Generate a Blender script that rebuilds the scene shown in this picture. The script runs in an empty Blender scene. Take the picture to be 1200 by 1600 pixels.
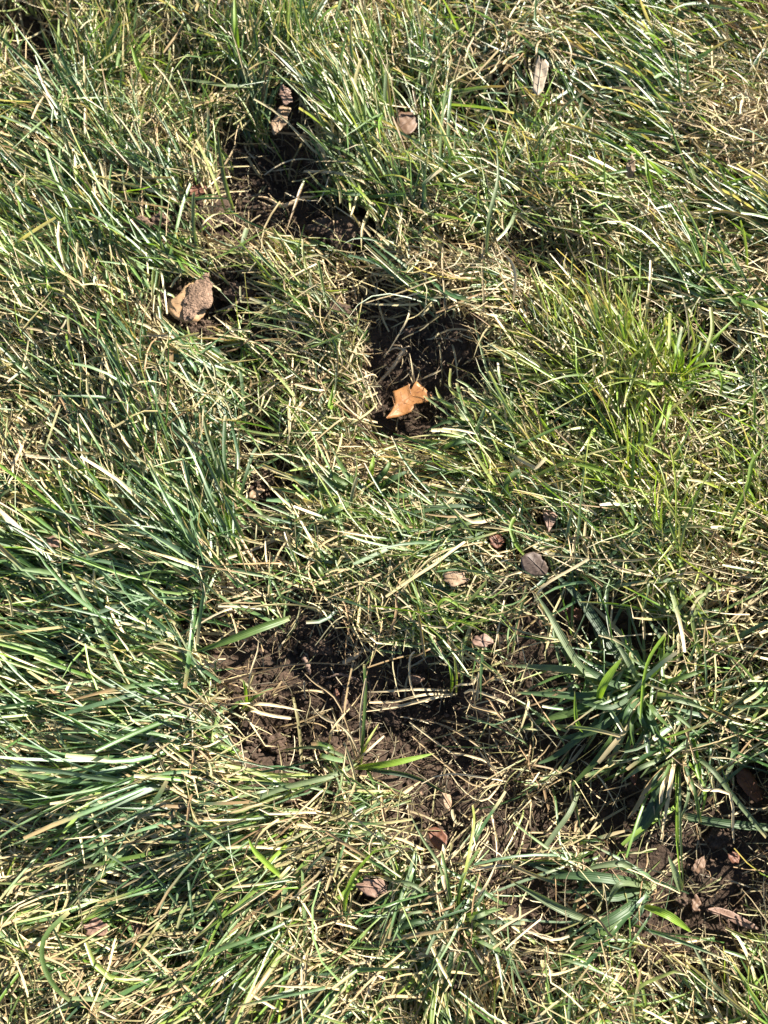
import bpy, math
import numpy as np
from mathutils import Vector

# ------------------------------------------------------------------ camera, sky, sun, exposure
scene = bpy.context.scene
R = math.radians
DIST, TILT, HFOV = 0.86, R(18.0), R(42.6)
CAM = np.array([0.0, -DIST * math.sin(TILT), DIST * math.cos(TILT)])
cam_data = bpy.data.cameras.new('camera')
cam_data.sensor_fit = 'HORIZONTAL'
cam_data.sensor_width = 24.0
cam_data.angle = HFOV
cam_data.clip_start, cam_data.clip_end = 0.01, 200.0
cam_data.dof.use_dof = True
cam_data.dof.focus_distance = 0.80
cam_data.dof.aperture_fstop = cam_data.lens / 4.4        # a phone's wide-open pupil
cam = bpy.data.objects.new('camera', cam_data)
scene.collection.objects.link(cam)
cam.location = CAM.tolist()
cam.rotation_euler = (TILT, 0, 0)
scene.camera = cam

SUN_AZ, SUN_EL = R(38.0), R(30.0)      # azimuth measured from +X (right) towards +Y (top of the frame)
world = bpy.data.worlds.new('World'); scene.world = world; world.use_nodes = True
nt = world.node_tree; nt.nodes.clear()
wo = nt.nodes.new('ShaderNodeOutputWorld'); bg = nt.nodes.new('ShaderNodeBackground')
sky = nt.nodes.new('ShaderNodeTexSky'); sky.sky_type = 'NISHITA'; sky.sun_disc = False
sky.air_density = .75; sky.dust_density = .25; sky.sun_elevation = SUN_EL; sky.sun_rotation = math.pi / 2 - SUN_AZ
bg.inputs['Strength'].default_value = 0.05
nt.links.new(sky.outputs[0], bg.inputs[0]); nt.links.new(bg.outputs[0], wo.inputs[0])
sl = bpy.data.lights.new('sun', 'SUN'); sl.energy = 5.0; sl.angle = R(0.55); sl.color = (1.0, 0.93, 0.82)
sun = bpy.data.objects.new('sun', sl); scene.collection.objects.link(sun)
sd = Vector((math.cos(SUN_EL) * math.cos(SUN_AZ), math.cos(SUN_EL) * math.sin(SUN_AZ), math.sin(SUN_EL)))
sun.rotation_euler = sd.to_track_quat('Z', 'Y').to_euler()
sun.location = (2, 2, 2)
scene.view_settings.view_transform = 'Standard'
scene.view_settings.look = 'None'
scene.view_settings.gamma = 1.0
scene.view_settings.use_curve_mapping = False
scene.view_settings.exposure = 1.9

rng = np.random.default_rng(11)
COL = scene.collection

# ------------------------------------------------------------------ mapping between the photo plan and the ground
TW = math.tan(HFOV / 2)
FWD = np.array([0, math.sin(TILT), -math.cos(TILT)]); UPV = np.array([0, math.cos(TILT), math.sin(TILT)])

def to_px(x, y, z=0.0):
    p = np.stack([x - CAM[0], y - CAM[1], np.zeros_like(x) + z - CAM[2]], -1)
    d = p @ FWD
    return 600 + p[..., 0] / d / TW * 600, 800 - (p @ UPV) / d / TW * 600

def ray_plane(px, py, z):
    u, v = (px - 600) / 600 * TW, (800 - py) / 600 * TW
    d = FWD + np.array([u, 0, 0]) + v * UPV
    t = (z - CAM[2]) / d[2]
    return CAM + t * d

class Noise:
    def __init__(self, seed, n=64):
        self.g = np.random.default_rng(seed).random((n, n)); self.n = n
    def __call__(self, x, y, size):
        x = np.asarray(x) / size + 100.37; y = np.asarray(y) / size + 100.71
        i = np.floor(x).astype(int); j = np.floor(y).astype(int); fx = x - i; fy = y - j
        fx = fx * fx * (3 - 2 * fx); fy = fy * fy * (3 - 2 * fy); n = self.n; g = self.g
        return ((g[i % n, j % n] * (1 - fx) + g[(i + 1) % n, j % n] * fx) * (1 - fy)
                + (g[i % n, (j + 1) % n] * (1 - fx) + g[(i + 1) % n, (j + 1) % n] * fx) * fy)
N1, N2, N3, N4 = Noise(1), Noise(2), Noise(3), Noise(4)

# bare patches, in the photo plan: centre x, y, radius x, y, turn, depth (m), strength of bareness
BARE = [(388, 285, 58, 80, 20, .006, .97), (455, 266, 46, 50, 0, .016, 1.0), (405, 372, 80, 34, 0, .006, .95), (530, 366, 52, 40, 0, -.006, .85),
        (305, 505, 62, 40, 0, .012, .95), (372, 462, 46, 44, 0, .006, .7), (375, 590, 40, 45, 0, .010, .6), (400, 680, 42, 45, 0, .012, .75), (425, 765, 50, 55, 0, .016, .95),
        (655, 568, 112, 68, -8, .002, 1.0), (590, 490, 55, 42, 0, .010, .85), (640, 640, 62, 45, 0, .012, .9), (600, 690, 40, 36, 0, .012, .8),
        (480, 1070, 106, 86, 10, .014, 1.0), (620, 1110, 132, 100, 0, .017, 1.0), (430, 1150, 58, 48, 0, .020, .95), (700, 1180, 105, 72, -15, .020, .97),
        (660, 1265, 60, 55, 0, .014, .85), (730, 1310, 60, 40, 0, .01, .6), (1130, 1330, 90, 80, 0, .010, .75), (1120, 1440, 85, 45, 0, .008, .6),
        (850, 415, 55, 38, 0, .010, .6), (905, 955, 60, 42, 0, .014, .75), (760, 200, 60, 45, 0, .012, .45), (235, 350, 50, 30, 0, .0, .75),
        (1000, 1260, 70, 42, 0, .010, .7), (50, 75, 60, 50, 0, .022, .8), (400, 870, 30, 60, 0, .01, .55), (1180, 1230, 40, 50, 0, .008, .75),
        (240, 1400, 90, 30, 10, .01, .3), (860, 1275, 130, 50, 0, .010, .7), (800, 1400, 110, 60, 0, .008, .5), (1010, 1500, 170, 60, 0, .008, .5), (900, 1180, 90, 40, 0, .01, .4), (960, 985, 60, 40, 0, .01, .5), (560, 430, 60, 30, 0, .01, .5), (700, 380, 32, 38, 0, .01, .4)]
_BW = []
for (cx, cy, rx, ry, tn, dep, st) in BARE:
    c = ray_plane(cx, cy, 0.0); e = ray_plane(cx + rx, cy, 0.0); f = ray_plane(cx, cy - ry, 0.0)
    _BW.append((c[0], c[1], e[0] - c[0], f[1] - c[1], R(tn), dep, st))

def bare(x, y):
    """0 turf .. 1 bare soil"""
    w = 0.030 * (N3(x, y, .03) - .5) + 0.022 * (N4(x, y, .013) - .5)
    out = np.zeros_like(x)
    for (cx, cy, rx, ry, tn, dep, st) in _BW:
        dx, dy = x - cx + w, y - cy - w
        a = dx * math.cos(tn) + dy * math.sin(tn); b = -dx * math.sin(tn) + dy * math.cos(tn)
        r = np.sqrt((a / rx) ** 2 + (b / ry) ** 2)
        out = np.maximum(out, st * np.clip((1.16 - r) / .40, 0, 1))
    return out

def ground(x, y):
    x = np.asarray(x, float); y = np.asarray(y, float)
    z = .018 * (N1(x, y, .22) - .5) + .032 * (N2(x, y, .088) - .5) + .004 * (N3(x, y, .03) - .5)
    for (cx, cy, rx, ry, tn, dep, st) in _BW:
        dx, dy = x - cx, y - cy
        a = dx * math.cos(tn) + dy * math.sin(tn); b = -dx * math.sin(tn) + dy * math.cos(tn)
        z = z - dep * np.exp(-((a / rx) ** 2 + (b / ry) ** 2) ** 1.3)
    return z

def at(px, py, h=0.0):
    """point h above the ground on the sight line of a plan point"""
    z = 0.0
    for _ in range(6):
        p = ray_plane(px, py, z + h); z = float(ground(p[0], p[1]))
    p = ray_plane(px, py, z + h)
    return p

# ------------------------------------------------------------------ mesh helpers
def mesh_np(name, verts, quads, col=None, par=None, smooth=True):
    me = bpy.data.meshes.new(name)
    verts = np.ascontiguousarray(verts, np.float32).reshape(-1, 3); k = quads.shape[1]
    me.vertices.add(len(verts)); me.vertices.foreach_set('co', verts.ravel())
    me.loops.add(quads.size); me.loops.foreach_set('vertex_index', np.ascontiguousarray(quads, np.int32).ravel())
    me.polygons.add(len(quads)); me.polygons.foreach_set('loop_start', np.arange(0, quads.size, k, dtype=np.int32))
    if smooth: me.polygons.foreach_set('use_smooth', np.ones(len(quads), bool))
    if col is not None:
        a = me.attributes.new('Col', 'FLOAT_COLOR', 'POINT')
        c = np.ones((len(verts), 4), np.float32); c[:, :3] = np.asarray(col, np.float32).reshape(-1, 3)
        a.data.foreach_set('color', c.ravel())
    if par is not None:
        a = me.attributes.new('Par', 'FLOAT_VECTOR', 'POINT')
        a.data.foreach_set('vector', np.ascontiguousarray(par, np.float32).ravel())
    me.update(calc_edges=True); me.validate()
    return me

def obj(name, me, mat, parent=None, **props):
    o = bpy.data.objects.new(name, me)
    if mat is not None and me is not None and not me.materials: me.materials.append(mat)
    COL.objects.link(o)
    if parent is not None: o.parent = parent
    for k, v in props.items(): o[k] = v
    return o

def ribbons(P, W, roll, fold, col_fn, across=3):
    """P (N,S,3) centre lines, W (N,S) half widths, roll (N,S), fold (N,) -> verts, quads, colour, par"""
    N, S = P.shape[:2]
    T = np.gradient(P, axis=1); T /= np.linalg.norm(T, axis=2, keepdims=True) + 1e-9
    up = np.array([0, 0, 1.0])
    side = np.cross(T, up); l = np.linalg.norm(side, axis=2, keepdims=True)
    mean = np.cross(P[:, -1] - P[:, 0], up)[:, None, :]; mean = mean / (np.linalg.norm(mean, axis=2, keepdims=True) + 1e-9)
    side = np.where(l > .25, side / (l + 1e-9), mean)
    side = side - T * np.sum(side * T, 2, keepdims=True); side /= np.linalg.norm(side, axis=2, keepdims=True) + 1e-9
    nor = np.cross(side, T)
    c, s = np.cos(roll)[..., None], np.sin(roll)[..., None]
    sd2 = side * c + nor * s; nr2 = nor * c - side * s
    us = np.linspace(-1, 1, across)
    V = np.stack([P + sd2 * (W * u)[..., None] + nr2 * ((abs(u) ** 1.5 - .5) * W * fold[:, None])[..., None] for u in us], 2)   # N,S,A,3
    A = across
    base = (np.arange(N) * S * A)[:, None, None]
    i = np.arange(S - 1)[None, :, None]; j = np.arange(A - 1)[None, None, :]
    a = base + i * A + j
    Q = np.stack([a, a + 1, a + 1 + A, a + A], -1).reshape(-1, 4)
    t = np.linspace(0, 1, S)
    C = col_fn(t)                                                        # N,S,3
    C = np.repeat(C[:, :, None, :], A, 2)
    par = np.zeros((N, S, A, 3), np.float32)
    par[..., 0] = us; par[..., 1] = t[None, :, None]; par[..., 2] = rng.random(N)[:, None, None]
    return V.reshape(-1, 3), Q, C.reshape(-1, 3), par.reshape(-1, 3)

# ------------------------------------------------------------------ materials
def new_mat(name):
    m = bpy.data.materials.new(name); m.use_nodes = True; m.node_tree.nodes.clear(); return m, m.node_tree

def N_(t, kind, **kw):
    n = t.nodes.new(kind)
    for k, v in kw.items():
        if k.startswith('i_'): n.inputs[k[2:].replace('_', ' ')].default_value = v
        else: setattr(n, k, v)
    return n

def blade_material(name, rough, spec, trans, tint, vein=.25):
    m, t = new_mat(name); L = t.links.new
    out = N_(t, 'ShaderNodeOutputMaterial')
    col = N_(t, 'ShaderNodeAttribute', attribute_name='Col'); par = N_(t, 'ShaderNodeAttribute', attribute_name='Par')
    sep = N_(t, 'ShaderNodeSeparateXYZ'); L(par.outputs['Vector'], sep.inputs[0])
    # parallel veins across the blade
    mul = N_(t, 'ShaderNodeMath', operation='MULTIPLY'); mul.inputs[1].default_value = 15.0; L(sep.outputs['X'], mul.inputs[0])
    sn = N_(t, 'ShaderNodeMath', operation='SINE'); L(mul.outputs[0], sn.inputs[0])
    # blotches along it
    geo = N_(t, 'ShaderNodeNewGeometry')
    noi = N_(t, 'ShaderNodeTexNoise'); noi.inputs['Scale'].default_value = 170.0; noi.inputs['Detail'].default_value = 3.0
    L(geo.outputs['Position'], noi.inputs['Vector'])
    mr = N_(t, 'ShaderNodeMapRange'); mr.inputs['To Min'].default_value = .72; mr.inputs['To Max'].default_value = 1.28
    L(noi.outputs['Fac'], mr.inputs['Value'])
    vs = N_(t, 'ShaderNodeMath', operation='MULTIPLY_ADD'); vs.inputs[1].default_value = vein * .4; L(sn.outputs[0], vs.inputs[0]); L(mr.outputs[0], vs.inputs[2])
    mx = N_(t, 'ShaderNodeMix', data_type='RGBA', blend_type='MULTIPLY'); mx.inputs['Factor'].default_value = 1.0
    L(col.outputs['Color'], mx.inputs['A']); L(vs.outputs[0], mx.inputs['B'])
    bmp = N_(t, 'ShaderNodeBump'); bmp.inputs['Strength'].default_value = vein; bmp.inputs['Distance'].default_value = .0004
    L(sn.outputs[0], bmp.inputs['Height'])
    pb = N_(t, 'ShaderNodeBsdfPrincipled'); pb.inputs['Roughness'].default_value = rough; pb.inputs['Specular IOR Level'].default_value = spec
    L(mx.outputs['Result'], pb.inputs['Base Color']); L(bmp.outputs[0], pb.inputs['Normal'])
    tr = N_(t, 'ShaderNodeBsdfTranslucent'); mt = N_(t, 'ShaderNodeMix', data_type='RGBA', blend_type='MULTIPLY'); mt.inputs['Factor'].default_value = 1.0
    mt.inputs['B'].default_value = (*tint, 1); L(mx.outputs['Result'], mt.inputs['A']); L(mt.outputs['Result'], tr.inputs['Color'])
    ms = N_(t, 'ShaderNodeMixShader'); ms.inputs[0].default_value = trans
    L(pb.outputs[0], ms.inputs[1]); L(tr.outputs[0], ms.inputs[2]); L(ms.outputs[0], out.inputs['Surface'])
    return m

M_GREEN = blade_material('grass_blade_green', .40, .78, .26, (2.0, 2.05, .9), .14)
M_BROAD = blade_material('broad_blade_green', .5, .45, .26, (2.0, 2.05, .8), .24)
M_DRY = blade_material('dry_straw', .55, .4, .13, (1.1, 1.0, .85), .15)

def soil_material(name, c0, c1, c2, scale=1.0, attr=False):
    m, t = new_mat(name); L = t.links.new
    out = N_(t, 'ShaderNodeOutputMaterial'); geo = N_(t, 'ShaderNodeNewGeometry')
    n1 = N_(t, 'ShaderNodeTexNoise'); n1.inputs['Scale'].default_value = 40 * scale; n1.inputs['Detail'].default_value = 8; n1.inputs['Roughness'].default_value = .68
    n2 = N_(t, 'ShaderNodeTexNoise'); n2.inputs['Scale'].default_value = 420 * scale; n2.inputs['Detail'].default_value = 5
    vo = N_(t, 'ShaderNodeTexVoronoi'); vo.inputs['Scale'].default_value = 330 * scale
    for n in (n1, n2, vo): L(geo.outputs['Position'], n.inputs['Vector'])
    cr = N_(t, 'ShaderNodeValToRGB'); e = cr.color_ramp.elements
    e[0].position, e[0].color = .32, (*c0, 1); e[1].position, e[1].color = .72, (*c2, 1)
    x = e.new(.5); x.color = (*c1, 1)
    L(n1.outputs['Fac'], cr.inputs[0])
    mr = N_(t, 'ShaderNodeMapRange'); mr.inputs['From Min'].default_value = .3; mr.inputs['From Max'].default_value = .7; mr.inputs['To Min'].default_value = .6; mr.inputs['To Max'].default_value = 1.45
    L(n2.outputs['Fac'], mr.inputs['Value'])
    mx = N_(t, 'ShaderNodeMix', data_type='RGBA', blend_type='MULTIPLY'); mx.inputs['Factor'].default_value = 1
    L(cr.outputs[0], mx.inputs['A']); L(mr.outputs[0], mx.inputs['B'])
    src = mx.outputs['Result']
    if attr:
        ca = N_(t, 'ShaderNodeAttribute', attribute_name='Col'); m2 = N_(t, 'ShaderNodeMix', data_type='RGBA', blend_type='MULTIPLY'); m2.inputs['Factor'].default_value = 1
        L(src, m2.inputs['A']); L(ca.outputs['Color'], m2.inputs['B']); src = m2.outputs['Result']
    ad = N_(t, 'ShaderNodeMath', operation='ADD'); L(n2.outputs['Fac'], ad.inputs[0]); vm = N_(t, 'ShaderNodeMath', operation='MULTIPLY'); vm.inputs[1].default_value = .35; L(vo.outputs['Distance'], vm.inputs[0]); L(vm.outputs[0], ad.inputs[1])
    b = N_(t, 'ShaderNodeBump'); b.inputs['Strength'].default_value = .9; b.inputs['Distance'].default_value = .0016; L(ad.outputs[0], b.inputs['Height'])
    p = N_(t, 'ShaderNodeBsdfPrincipled'); p.inputs['Roughness'].default_value = .9; p.inputs['Specular IOR Level'].default_value = .25
    L(src, p.inputs['Base Color']); L(b.outputs[0], p.inputs['Normal']); L(p.outputs[0], out.inputs['Surface'])
    return m
M_SOIL = soil_material('soil', (.024, .0150, .0098), (.045, .0290, .0190), (.088, .057, .038))
M_CRUMB = soil_material('soil_crumb', (.030, .0192, .0130), (.056, .0365, .0250), (.108, .072, .050), 1.6, attr=True)

def leaf_material(name, c0, c1, spot, rough=.55, trans=.15):
    m, t = new_mat(name); L = t.links.new
    out = N_(t, 'ShaderNodeOutputMaterial'); geo = N_(t, 'ShaderNodeNewGeometry')
    n1 = N_(t, 'ShaderNodeTexNoise'); n1.inputs['Scale'].default_value = 90; n1.inputs['Detail'].default_value = 6; n1.inputs['Roughness'].default_value = .6
    n2 = N_(t, 'ShaderNodeTexNoise'); n2.inputs['Scale'].default_value = 420; n2.inputs['Detail'].default_value = 4
    vo = N_(t, 'ShaderNodeTexVoronoi', feature='DISTANCE_TO_EDGE'); vo.inputs['Scale'].default_value = 150
    for n in (n1, n2, vo): L(geo.outputs['Position'], n.inputs['Vector'])
    cr = N_(t, 'ShaderNodeValToRGB'); e = cr.color_ramp.elements
    e[0].position, e[0].color = .34, (*c0, 1); e[1].position, e[1].color = .66, (*c1, 1); L(n1.outputs['Fac'], cr.inputs[0])
    c2 = N_(t, 'ShaderNodeValToRGB'); e = c2.color_ramp.elements
    e[0].position, e[0].color = .60, (0, 0, 0, 1); e[1].position, e[1].color = .68, (1, 1, 1, 1); L(n2.outputs['Fac'], c2.inputs[0])
    mx = N_(t, 'ShaderNodeMix', data_type='RGBA'); L(c2.outputs[0], mx.inputs['Factor']); L(cr.outputs[0], mx.inputs['A']); mx.inputs['B'].default_value = (*spot, 1)
    b = N_(t, 'ShaderNodeBump'); b.inputs['Strength'].default_value = .5; b.inputs['Distance'].default_value = .0006; L(vo.outputs['Distance'], b.inputs['Height'])
    p = N_(t, 'ShaderNodeBsdfPrincipled'); p.inputs['Roughness'].default_value = rough; p.inputs['Specular IOR Level'].default_value = .45
    L(mx.outputs['Result'], p.inputs['Base Color']); L(b.outputs[0], p.inputs['Normal'])
    tr = N_(t, 'ShaderNodeBsdfTranslucent'); L(mx.outputs['Result'], tr.inputs['Color'])
    ms = N_(t, 'ShaderNodeMixShader'); ms.inputs[0].default_value = trans
    L(p.outputs[0], ms.inputs[1]); L(tr.outputs[0], ms.inputs[2]); L(ms.outputs[0], out.inputs['Surface'])
    return m

# ------------------------------------------------------------------ ground
def build_ground():
    xs = np.concatenate([np.linspace(-6, -.62, 22)[:-1], np.arange(-.62, .6201, .0034), np.linspace(.62, 6, 22)[1:]])
    ys = np.concatenate([np.linspace(-6, -.62, 22)[:-1], np.arange(-.62, .8801, .0034), np.linspace(.88, 8, 24)[1:]])
    X, Y = np.meshgrid(xs, ys)
    Z = ground(X, Y)
    fine = .0042 * (N4(X, Y, .008) - .5) + .0026 * (N3(X, Y, .0042) - .5) + .006 * np.maximum(N2(X, Y, .017) - .62, 0)
    Z = Z + fine * ((abs(X) < .62) & (Y > -.62) & (Y < .88))
    nx = len(xs); ny = len(ys)
    a = (np.arange(ny - 1)[:, None] * nx + np.arange(nx - 1)[None, :]).ravel()
    Q = np.stack([a, a + 1, a + 1 + nx, a + nx], 1)
    me = mesh_np('ground', np.stack([X, Y, Z], -1), Q)
    obj('ground', me, M_SOIL, kind='structure', label='dark brown soil under the lawn')
build_ground()

# ------------------------------------------------------------------ how the turf lies, by place in the plan
# x, y, tip direction (deg, 0 right 90 up), spread, upright, dry share, length mm, width mm, density, yellowness
FLOW = [
 (50, 60, 100, 35, .55, .3, 62, 2.6, .8, .35), (100, 260, 150, 16, .25, .22, 78, 3.2, 1, .15), (260, 180, 95, 45, .5, .7, 50, 2.2, 1, .3),
 (180, 60, 95, 40, .6, .5, 60, 2.6, 1, .4), (60, 450, 145, 20, .28, .3, 72, 3.0, 1, .2), (190, 420, 128, 18, .32, .22, 72, 3.2, 1, .2),
 (150, 620, 142, 22, .28, .42, 66, 2.8, 1, .2), (50, 700, 140, 35, .3, .6, 60, 2.6, 1, .25), (250, 740, 132, 22, .3, .28, 75, 3.2, 1, .15),
 (330, 640, 120, 30, .3, .35, 70, 3.2, .8, .15), (110, 890, 155, 16, .22, .12, 90, 3.6, 1, .12), (260, 940, 165, 22, .22, .22, 80, 3.4, 1, .1),
 (90, 1080, 174, 16, .18, .18, 88, 3.4, 1, .15), (260, 1110, 160, 25, .22, .32, 75, 3.2, 1, .2), (320, 860, 140, 25, .3, .28, 72, 3.2, 1, .12),
 (450, 890, 128, 25, .3, .45, 62, 2.8, .9, .3), (120, 1210, 168, 20, .2, .35, 78, 3.2, 1, .2), (80, 1330, 190, 22, .15, .75, 75, 2.8, 1, .3),
 (350, 1270, 178, 18, .22, .2, 85, 3.4, 1, .12), (300, 1380, 200, 28, .18, .5, 75, 3.2, 1, .25), (60, 1520, 200, 45, .2, .75, 60, 3.2, 1, .35),
 (250, 1510, 205, 20, .22, .4, 80, 3.3, 1, .25), (440, 1440, 212, 22, .24, .38, 80, 3.3, 1, .2), (570, 1380, 210, 35, .25, .6, 65, 3.2, 1, .3),
 (520, 1540, 225, 25, .28, .4, 75, 3.1, 1, .25), (680, 1440, 250, 55, .35, .45, 70, 3.0, .8, .3),
 (440, 450, 155, 22, .28, .6, 62, 2.6, 1, .5), (480, 610, 110, 65, .25, .85, 50, 1.9, .9, .4), (440, 540, 165, 22, .25, .5, 65, 2.6, 1, .3),
 (560, 780, 178, 25, .28, .25, 75, 3.6, 1, .12), (500, 720, 150, 40, .3, .5, 60, 2.8, .8, .3), (470, 960, 130, 40, .3, .6, 55, 2.6, .9, .45),
 (600, 920, 110, 60, .38, .62, 48, 2.2, 1, .6), (690, 800, 176, 15, .2, .35, 85, 2.8, 1, .2), (720, 700, 143, 28, .3, .22, 75, 3.6, 1, .1),
 (640, 340, 128, 22, .45, .28, 72, 3.0, 1, .35), (560, 190, 118, 22, .5, .35, 75, 2.8, 1, .3), (700, 470, 160, 20, .3, .3, 70, 3.2, 1, .3),
 (590, 60, 98, 35, .65, .4, 65, 2.5, 1, .4), (400, 60, 95, 40, .6, .5, 62, 2.6, 1, .45), (450, 150, 100, 30, .5, .4, 65, 2.6, 1, .35), (760, 60, 135, 60, .3, .35, 60, 3.4, .8, .25), (770, 220, 120, 60, .25, .5, 60, 2.6, .6, .25),
 (900, 100, 150, 28, .3, .6, 60, 3.0, 1, .3), (930, 200, 152, 14, .22, .15, 80, 3.8, 1, .15), (1100, 70, 150, 20, .3, .4, 65, 3.6, 1, .25),
 (1165, 200, 130, 45, .35, .95, 50, 2.2, 1, .3), (1050, 290, 150, 16, .28, .2, 75, 3.4, 1, .2), (850, 310, 120, 50, .4, .72, 55, 2.4, .9, .4),
 (880, 420, 160, 40, .2, .85, 60, 2.0, .8, .2), (1130, 430, 160, 25, .3, .2, 70, 3.4, 1, .15), (950, 520, 115, 35, .5, .25, 62, 2.8, 1, .75),
 (1000, 650, 105, 40, .5, .3, 62, 2.5, 1, .95), (1140, 620, 140, 50, .35, .6, 55, 2.6, .9, .4), (850, 620, 150, 35, .35, .36, 62, 2.8, 1, .5),
 (880, 760, 135, 40, .4, .34, 60, 2.6, 1, .7), (1100, 820, 120, 55, .42, .42, 55, 2.2, 1, .8), (800, 900, 170, 40, .25, .6, 62, 2.6, .9, .3),
 (950, 930, 120, 60, .3, .4, 60, 3.0, .5, .3), (1050, 1070, 180, 80, .3, .12, 75, 4.6, .8, .1), (1160, 1040, 200, 50, .4, .25, 62, 3.4, .9, .25),
 (1010, 1190, 240, 35, .3, .25, 70, 4.2, .5, .15), (800, 1190, 200, 45, .15, .8, 70, 2.2, .45, .2), (860, 1330, 185, 40, .15, .7, 75, 2.6, .45, .15),
 (1110, 1350, 200, 80, .15, .95, 60, 1.8, .4, .2), (1000, 1520, 150, 60, .2, .75, 65, 2.2, .55, .3), (860, 1520, 70, 55, .25, .55, 65, 3.0, .9, .25),
 (700, 1560, 110, 40, .35, .4, 65, 3.2, 1, .3), (1150, 1560, 140, 60, .3, .5, 60, 3.0, .9, .3), (980, 1400, 190, 40, .15, .55, 70, 3.0, .4, .15),
]
FA = np.array(FLOW, float)

def flow(x, y):
    px, py = to_px(x, y)
    px = np.clip(px, -60, 1260); py = np.clip(py, -60, 1660)
    d2 = (px[:, None] - FA[:, 0]) ** 2 + (py[:, None] - FA[:, 1]) ** 2
    w = 1.0 / (d2 + 55.0 ** 2) ** 2.2; w /= w.sum(1, keepdims=True)
    ang = np.arctan2(w @ np.sin(np.radians(FA[:, 2])), w @ np.cos(np.radians(FA[:, 2])))
    r = w @ FA[:, 3:]
    r[:, 2] = np.clip(r[:, 2] * 1.0 + .055 + .75 * (N4(x, y, .045) - .5) + .35 * (N2(x, y, .02) - .5), 0, .97)      # dead grass comes in mats
    r[:, 6] = np.clip(r[:, 6] + .5 * (N1(x, y, .05) - .5), 0, 1)
    return ang, r            # spread, upright, dry, len, width, dens, yellow

def in_frame(x, y, m):
    px, py = to_px(x, y)
    return (px > -m) & (px < 1200 + m) & (py > -m) & (py < 1600 + m)

GREENS = np.array([(.048, .092, .030), (.070, .118, .042), (.098, .142, .056), (.058, .100, .046), (.112, .148, .080), (.056, .108, .022), (.130, .190, .082), (.175, .225, .105)])
YELLOWS = np.array([(.16, .23, .035), (.20, .25, .05), (.13, .22, .02), (.22, .25, .08)])
TANS = np.array([(.46, .36, .195), (.53, .43, .25), (.38, .28, .145), (.58, .49, .32), (.29, .195, .10), (.49, .41, .21), (.54, .46, .26)])

def paths(x, y, a0, L, e0, bend, curl, S, zmin, wob):
    """integrate blade centre lines that rise from the ground, arch and come to lie on the mat"""
    N = len(x); t = np.linspace(0, 1, S)[None, :]
    e = e0[:, None] - bend[:, None] * t ** 1.15
    a = a0[:, None] + curl[:, None] * t + wob[:, None] * np.sin(t * 5 + (x * 977 % 6.28)[:, None])
    kr = np.random.default_rng(int(N)); kink = (kr.random(N) < .22) * kr.normal(0, .75, N); kt = kr.uniform(.25, .8, N)
    a = a + kink[:, None] * (t > kt[:, None]); e = e - (np.abs(kink) * kr.uniform(-.3, .8, N))[:, None] * (t > kt[:, None])
    ds = (L / (S - 1))[:, None]
    dx, dy, dz = np.cos(e) * np.cos(a) * ds, np.cos(e) * np.sin(a) * ds, np.sin(e) * ds
    z0 = ground(x, y)
    P = np.zeros((N, S, 3))
    P[:, 0, 0], P[:, 0, 1], P[:, 0, 2] = x, y, z0 - .002
    P[:, 1:, 0] = x[:, None] + np.cumsum(dx[:, :-1], 1); P[:, 1:, 1] = y[:, None] + np.cumsum(dy[:, :-1], 1)
    P[:, 1:, 2] = z0[:, None] + np.cumsum(dz[:, :-1], 1)
    G = ground(P[:, :, 0].ravel(), P[:, :, 1].ravel()).reshape(N, S)
    fl = G + zmin[:, None]
    k = .004
    zz = P[:, :, 2]; low = zz - fl
    P[:, 1:, 2] = (fl + np.where(low > 6 * k, low, k * np.log1p(np.exp(np.clip(low / k, -20, 20)))))[:, 1:]
    return P

# places kept open so that what lies there shows: plan x, y, radius x, y, strength
KEEP = []
def open_places(P, r, soil=.55):
    """which blades to leave standing: few reach far over bare soil, few cover a leaf"""
    N, S = P.shape[:2]
    b = bare(P[:, :, 0].ravel(), P[:, :, 1].ravel()).reshape(N, S)
    over = b[:, 2:].mean(1)
    keep = r.random(N) > np.clip(over * 1.5 - .12, 0, 1) * soil
    px, py = to_px(P[..., 0], P[..., 1], P[..., 2])
    q = r.random(N)
    for (cx, cy, rx, ry, st) in KEEP:
        ins = (((px - cx) / rx) ** 2 + ((py - cy) / ry) ** 2 < 1).any(1)
        keep &= ~(ins & (q < st))
    return keep

def profile(N, S, hw, cut, base=.72):
    t = np.linspace(0, 1, S)[None, :]
    point = np.clip((1 - t) / .45, 0, 1) ** .75
    c = cut[:, None]
    pr = c * np.where(t > .97, .82, 1.0) + (1 - c) * point
    pr = pr * np.clip(base + (1 - base) * t / .25, 0, 1)
    return np.maximum(hw[:, None] * pr, .00012)

def sample_area(n, seed, x0=-.6, x1=.6, y0=-.58, y1=.84):
    r = np.random.default_rng(seed)
    return r.uniform(x0, x1, n), r.uniform(y0, y1, n), r

AREA = 1.2 * 1.42

def gaps(x, y):
    g = np.abs(N1(x, y, .036) - .5) * 2 * .6 + np.abs(N3(x, y, .062) - .5) * 2 * .4        # thin winding lanes
    return np.clip((g - .10) * 5.5, .06, 1)

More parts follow.
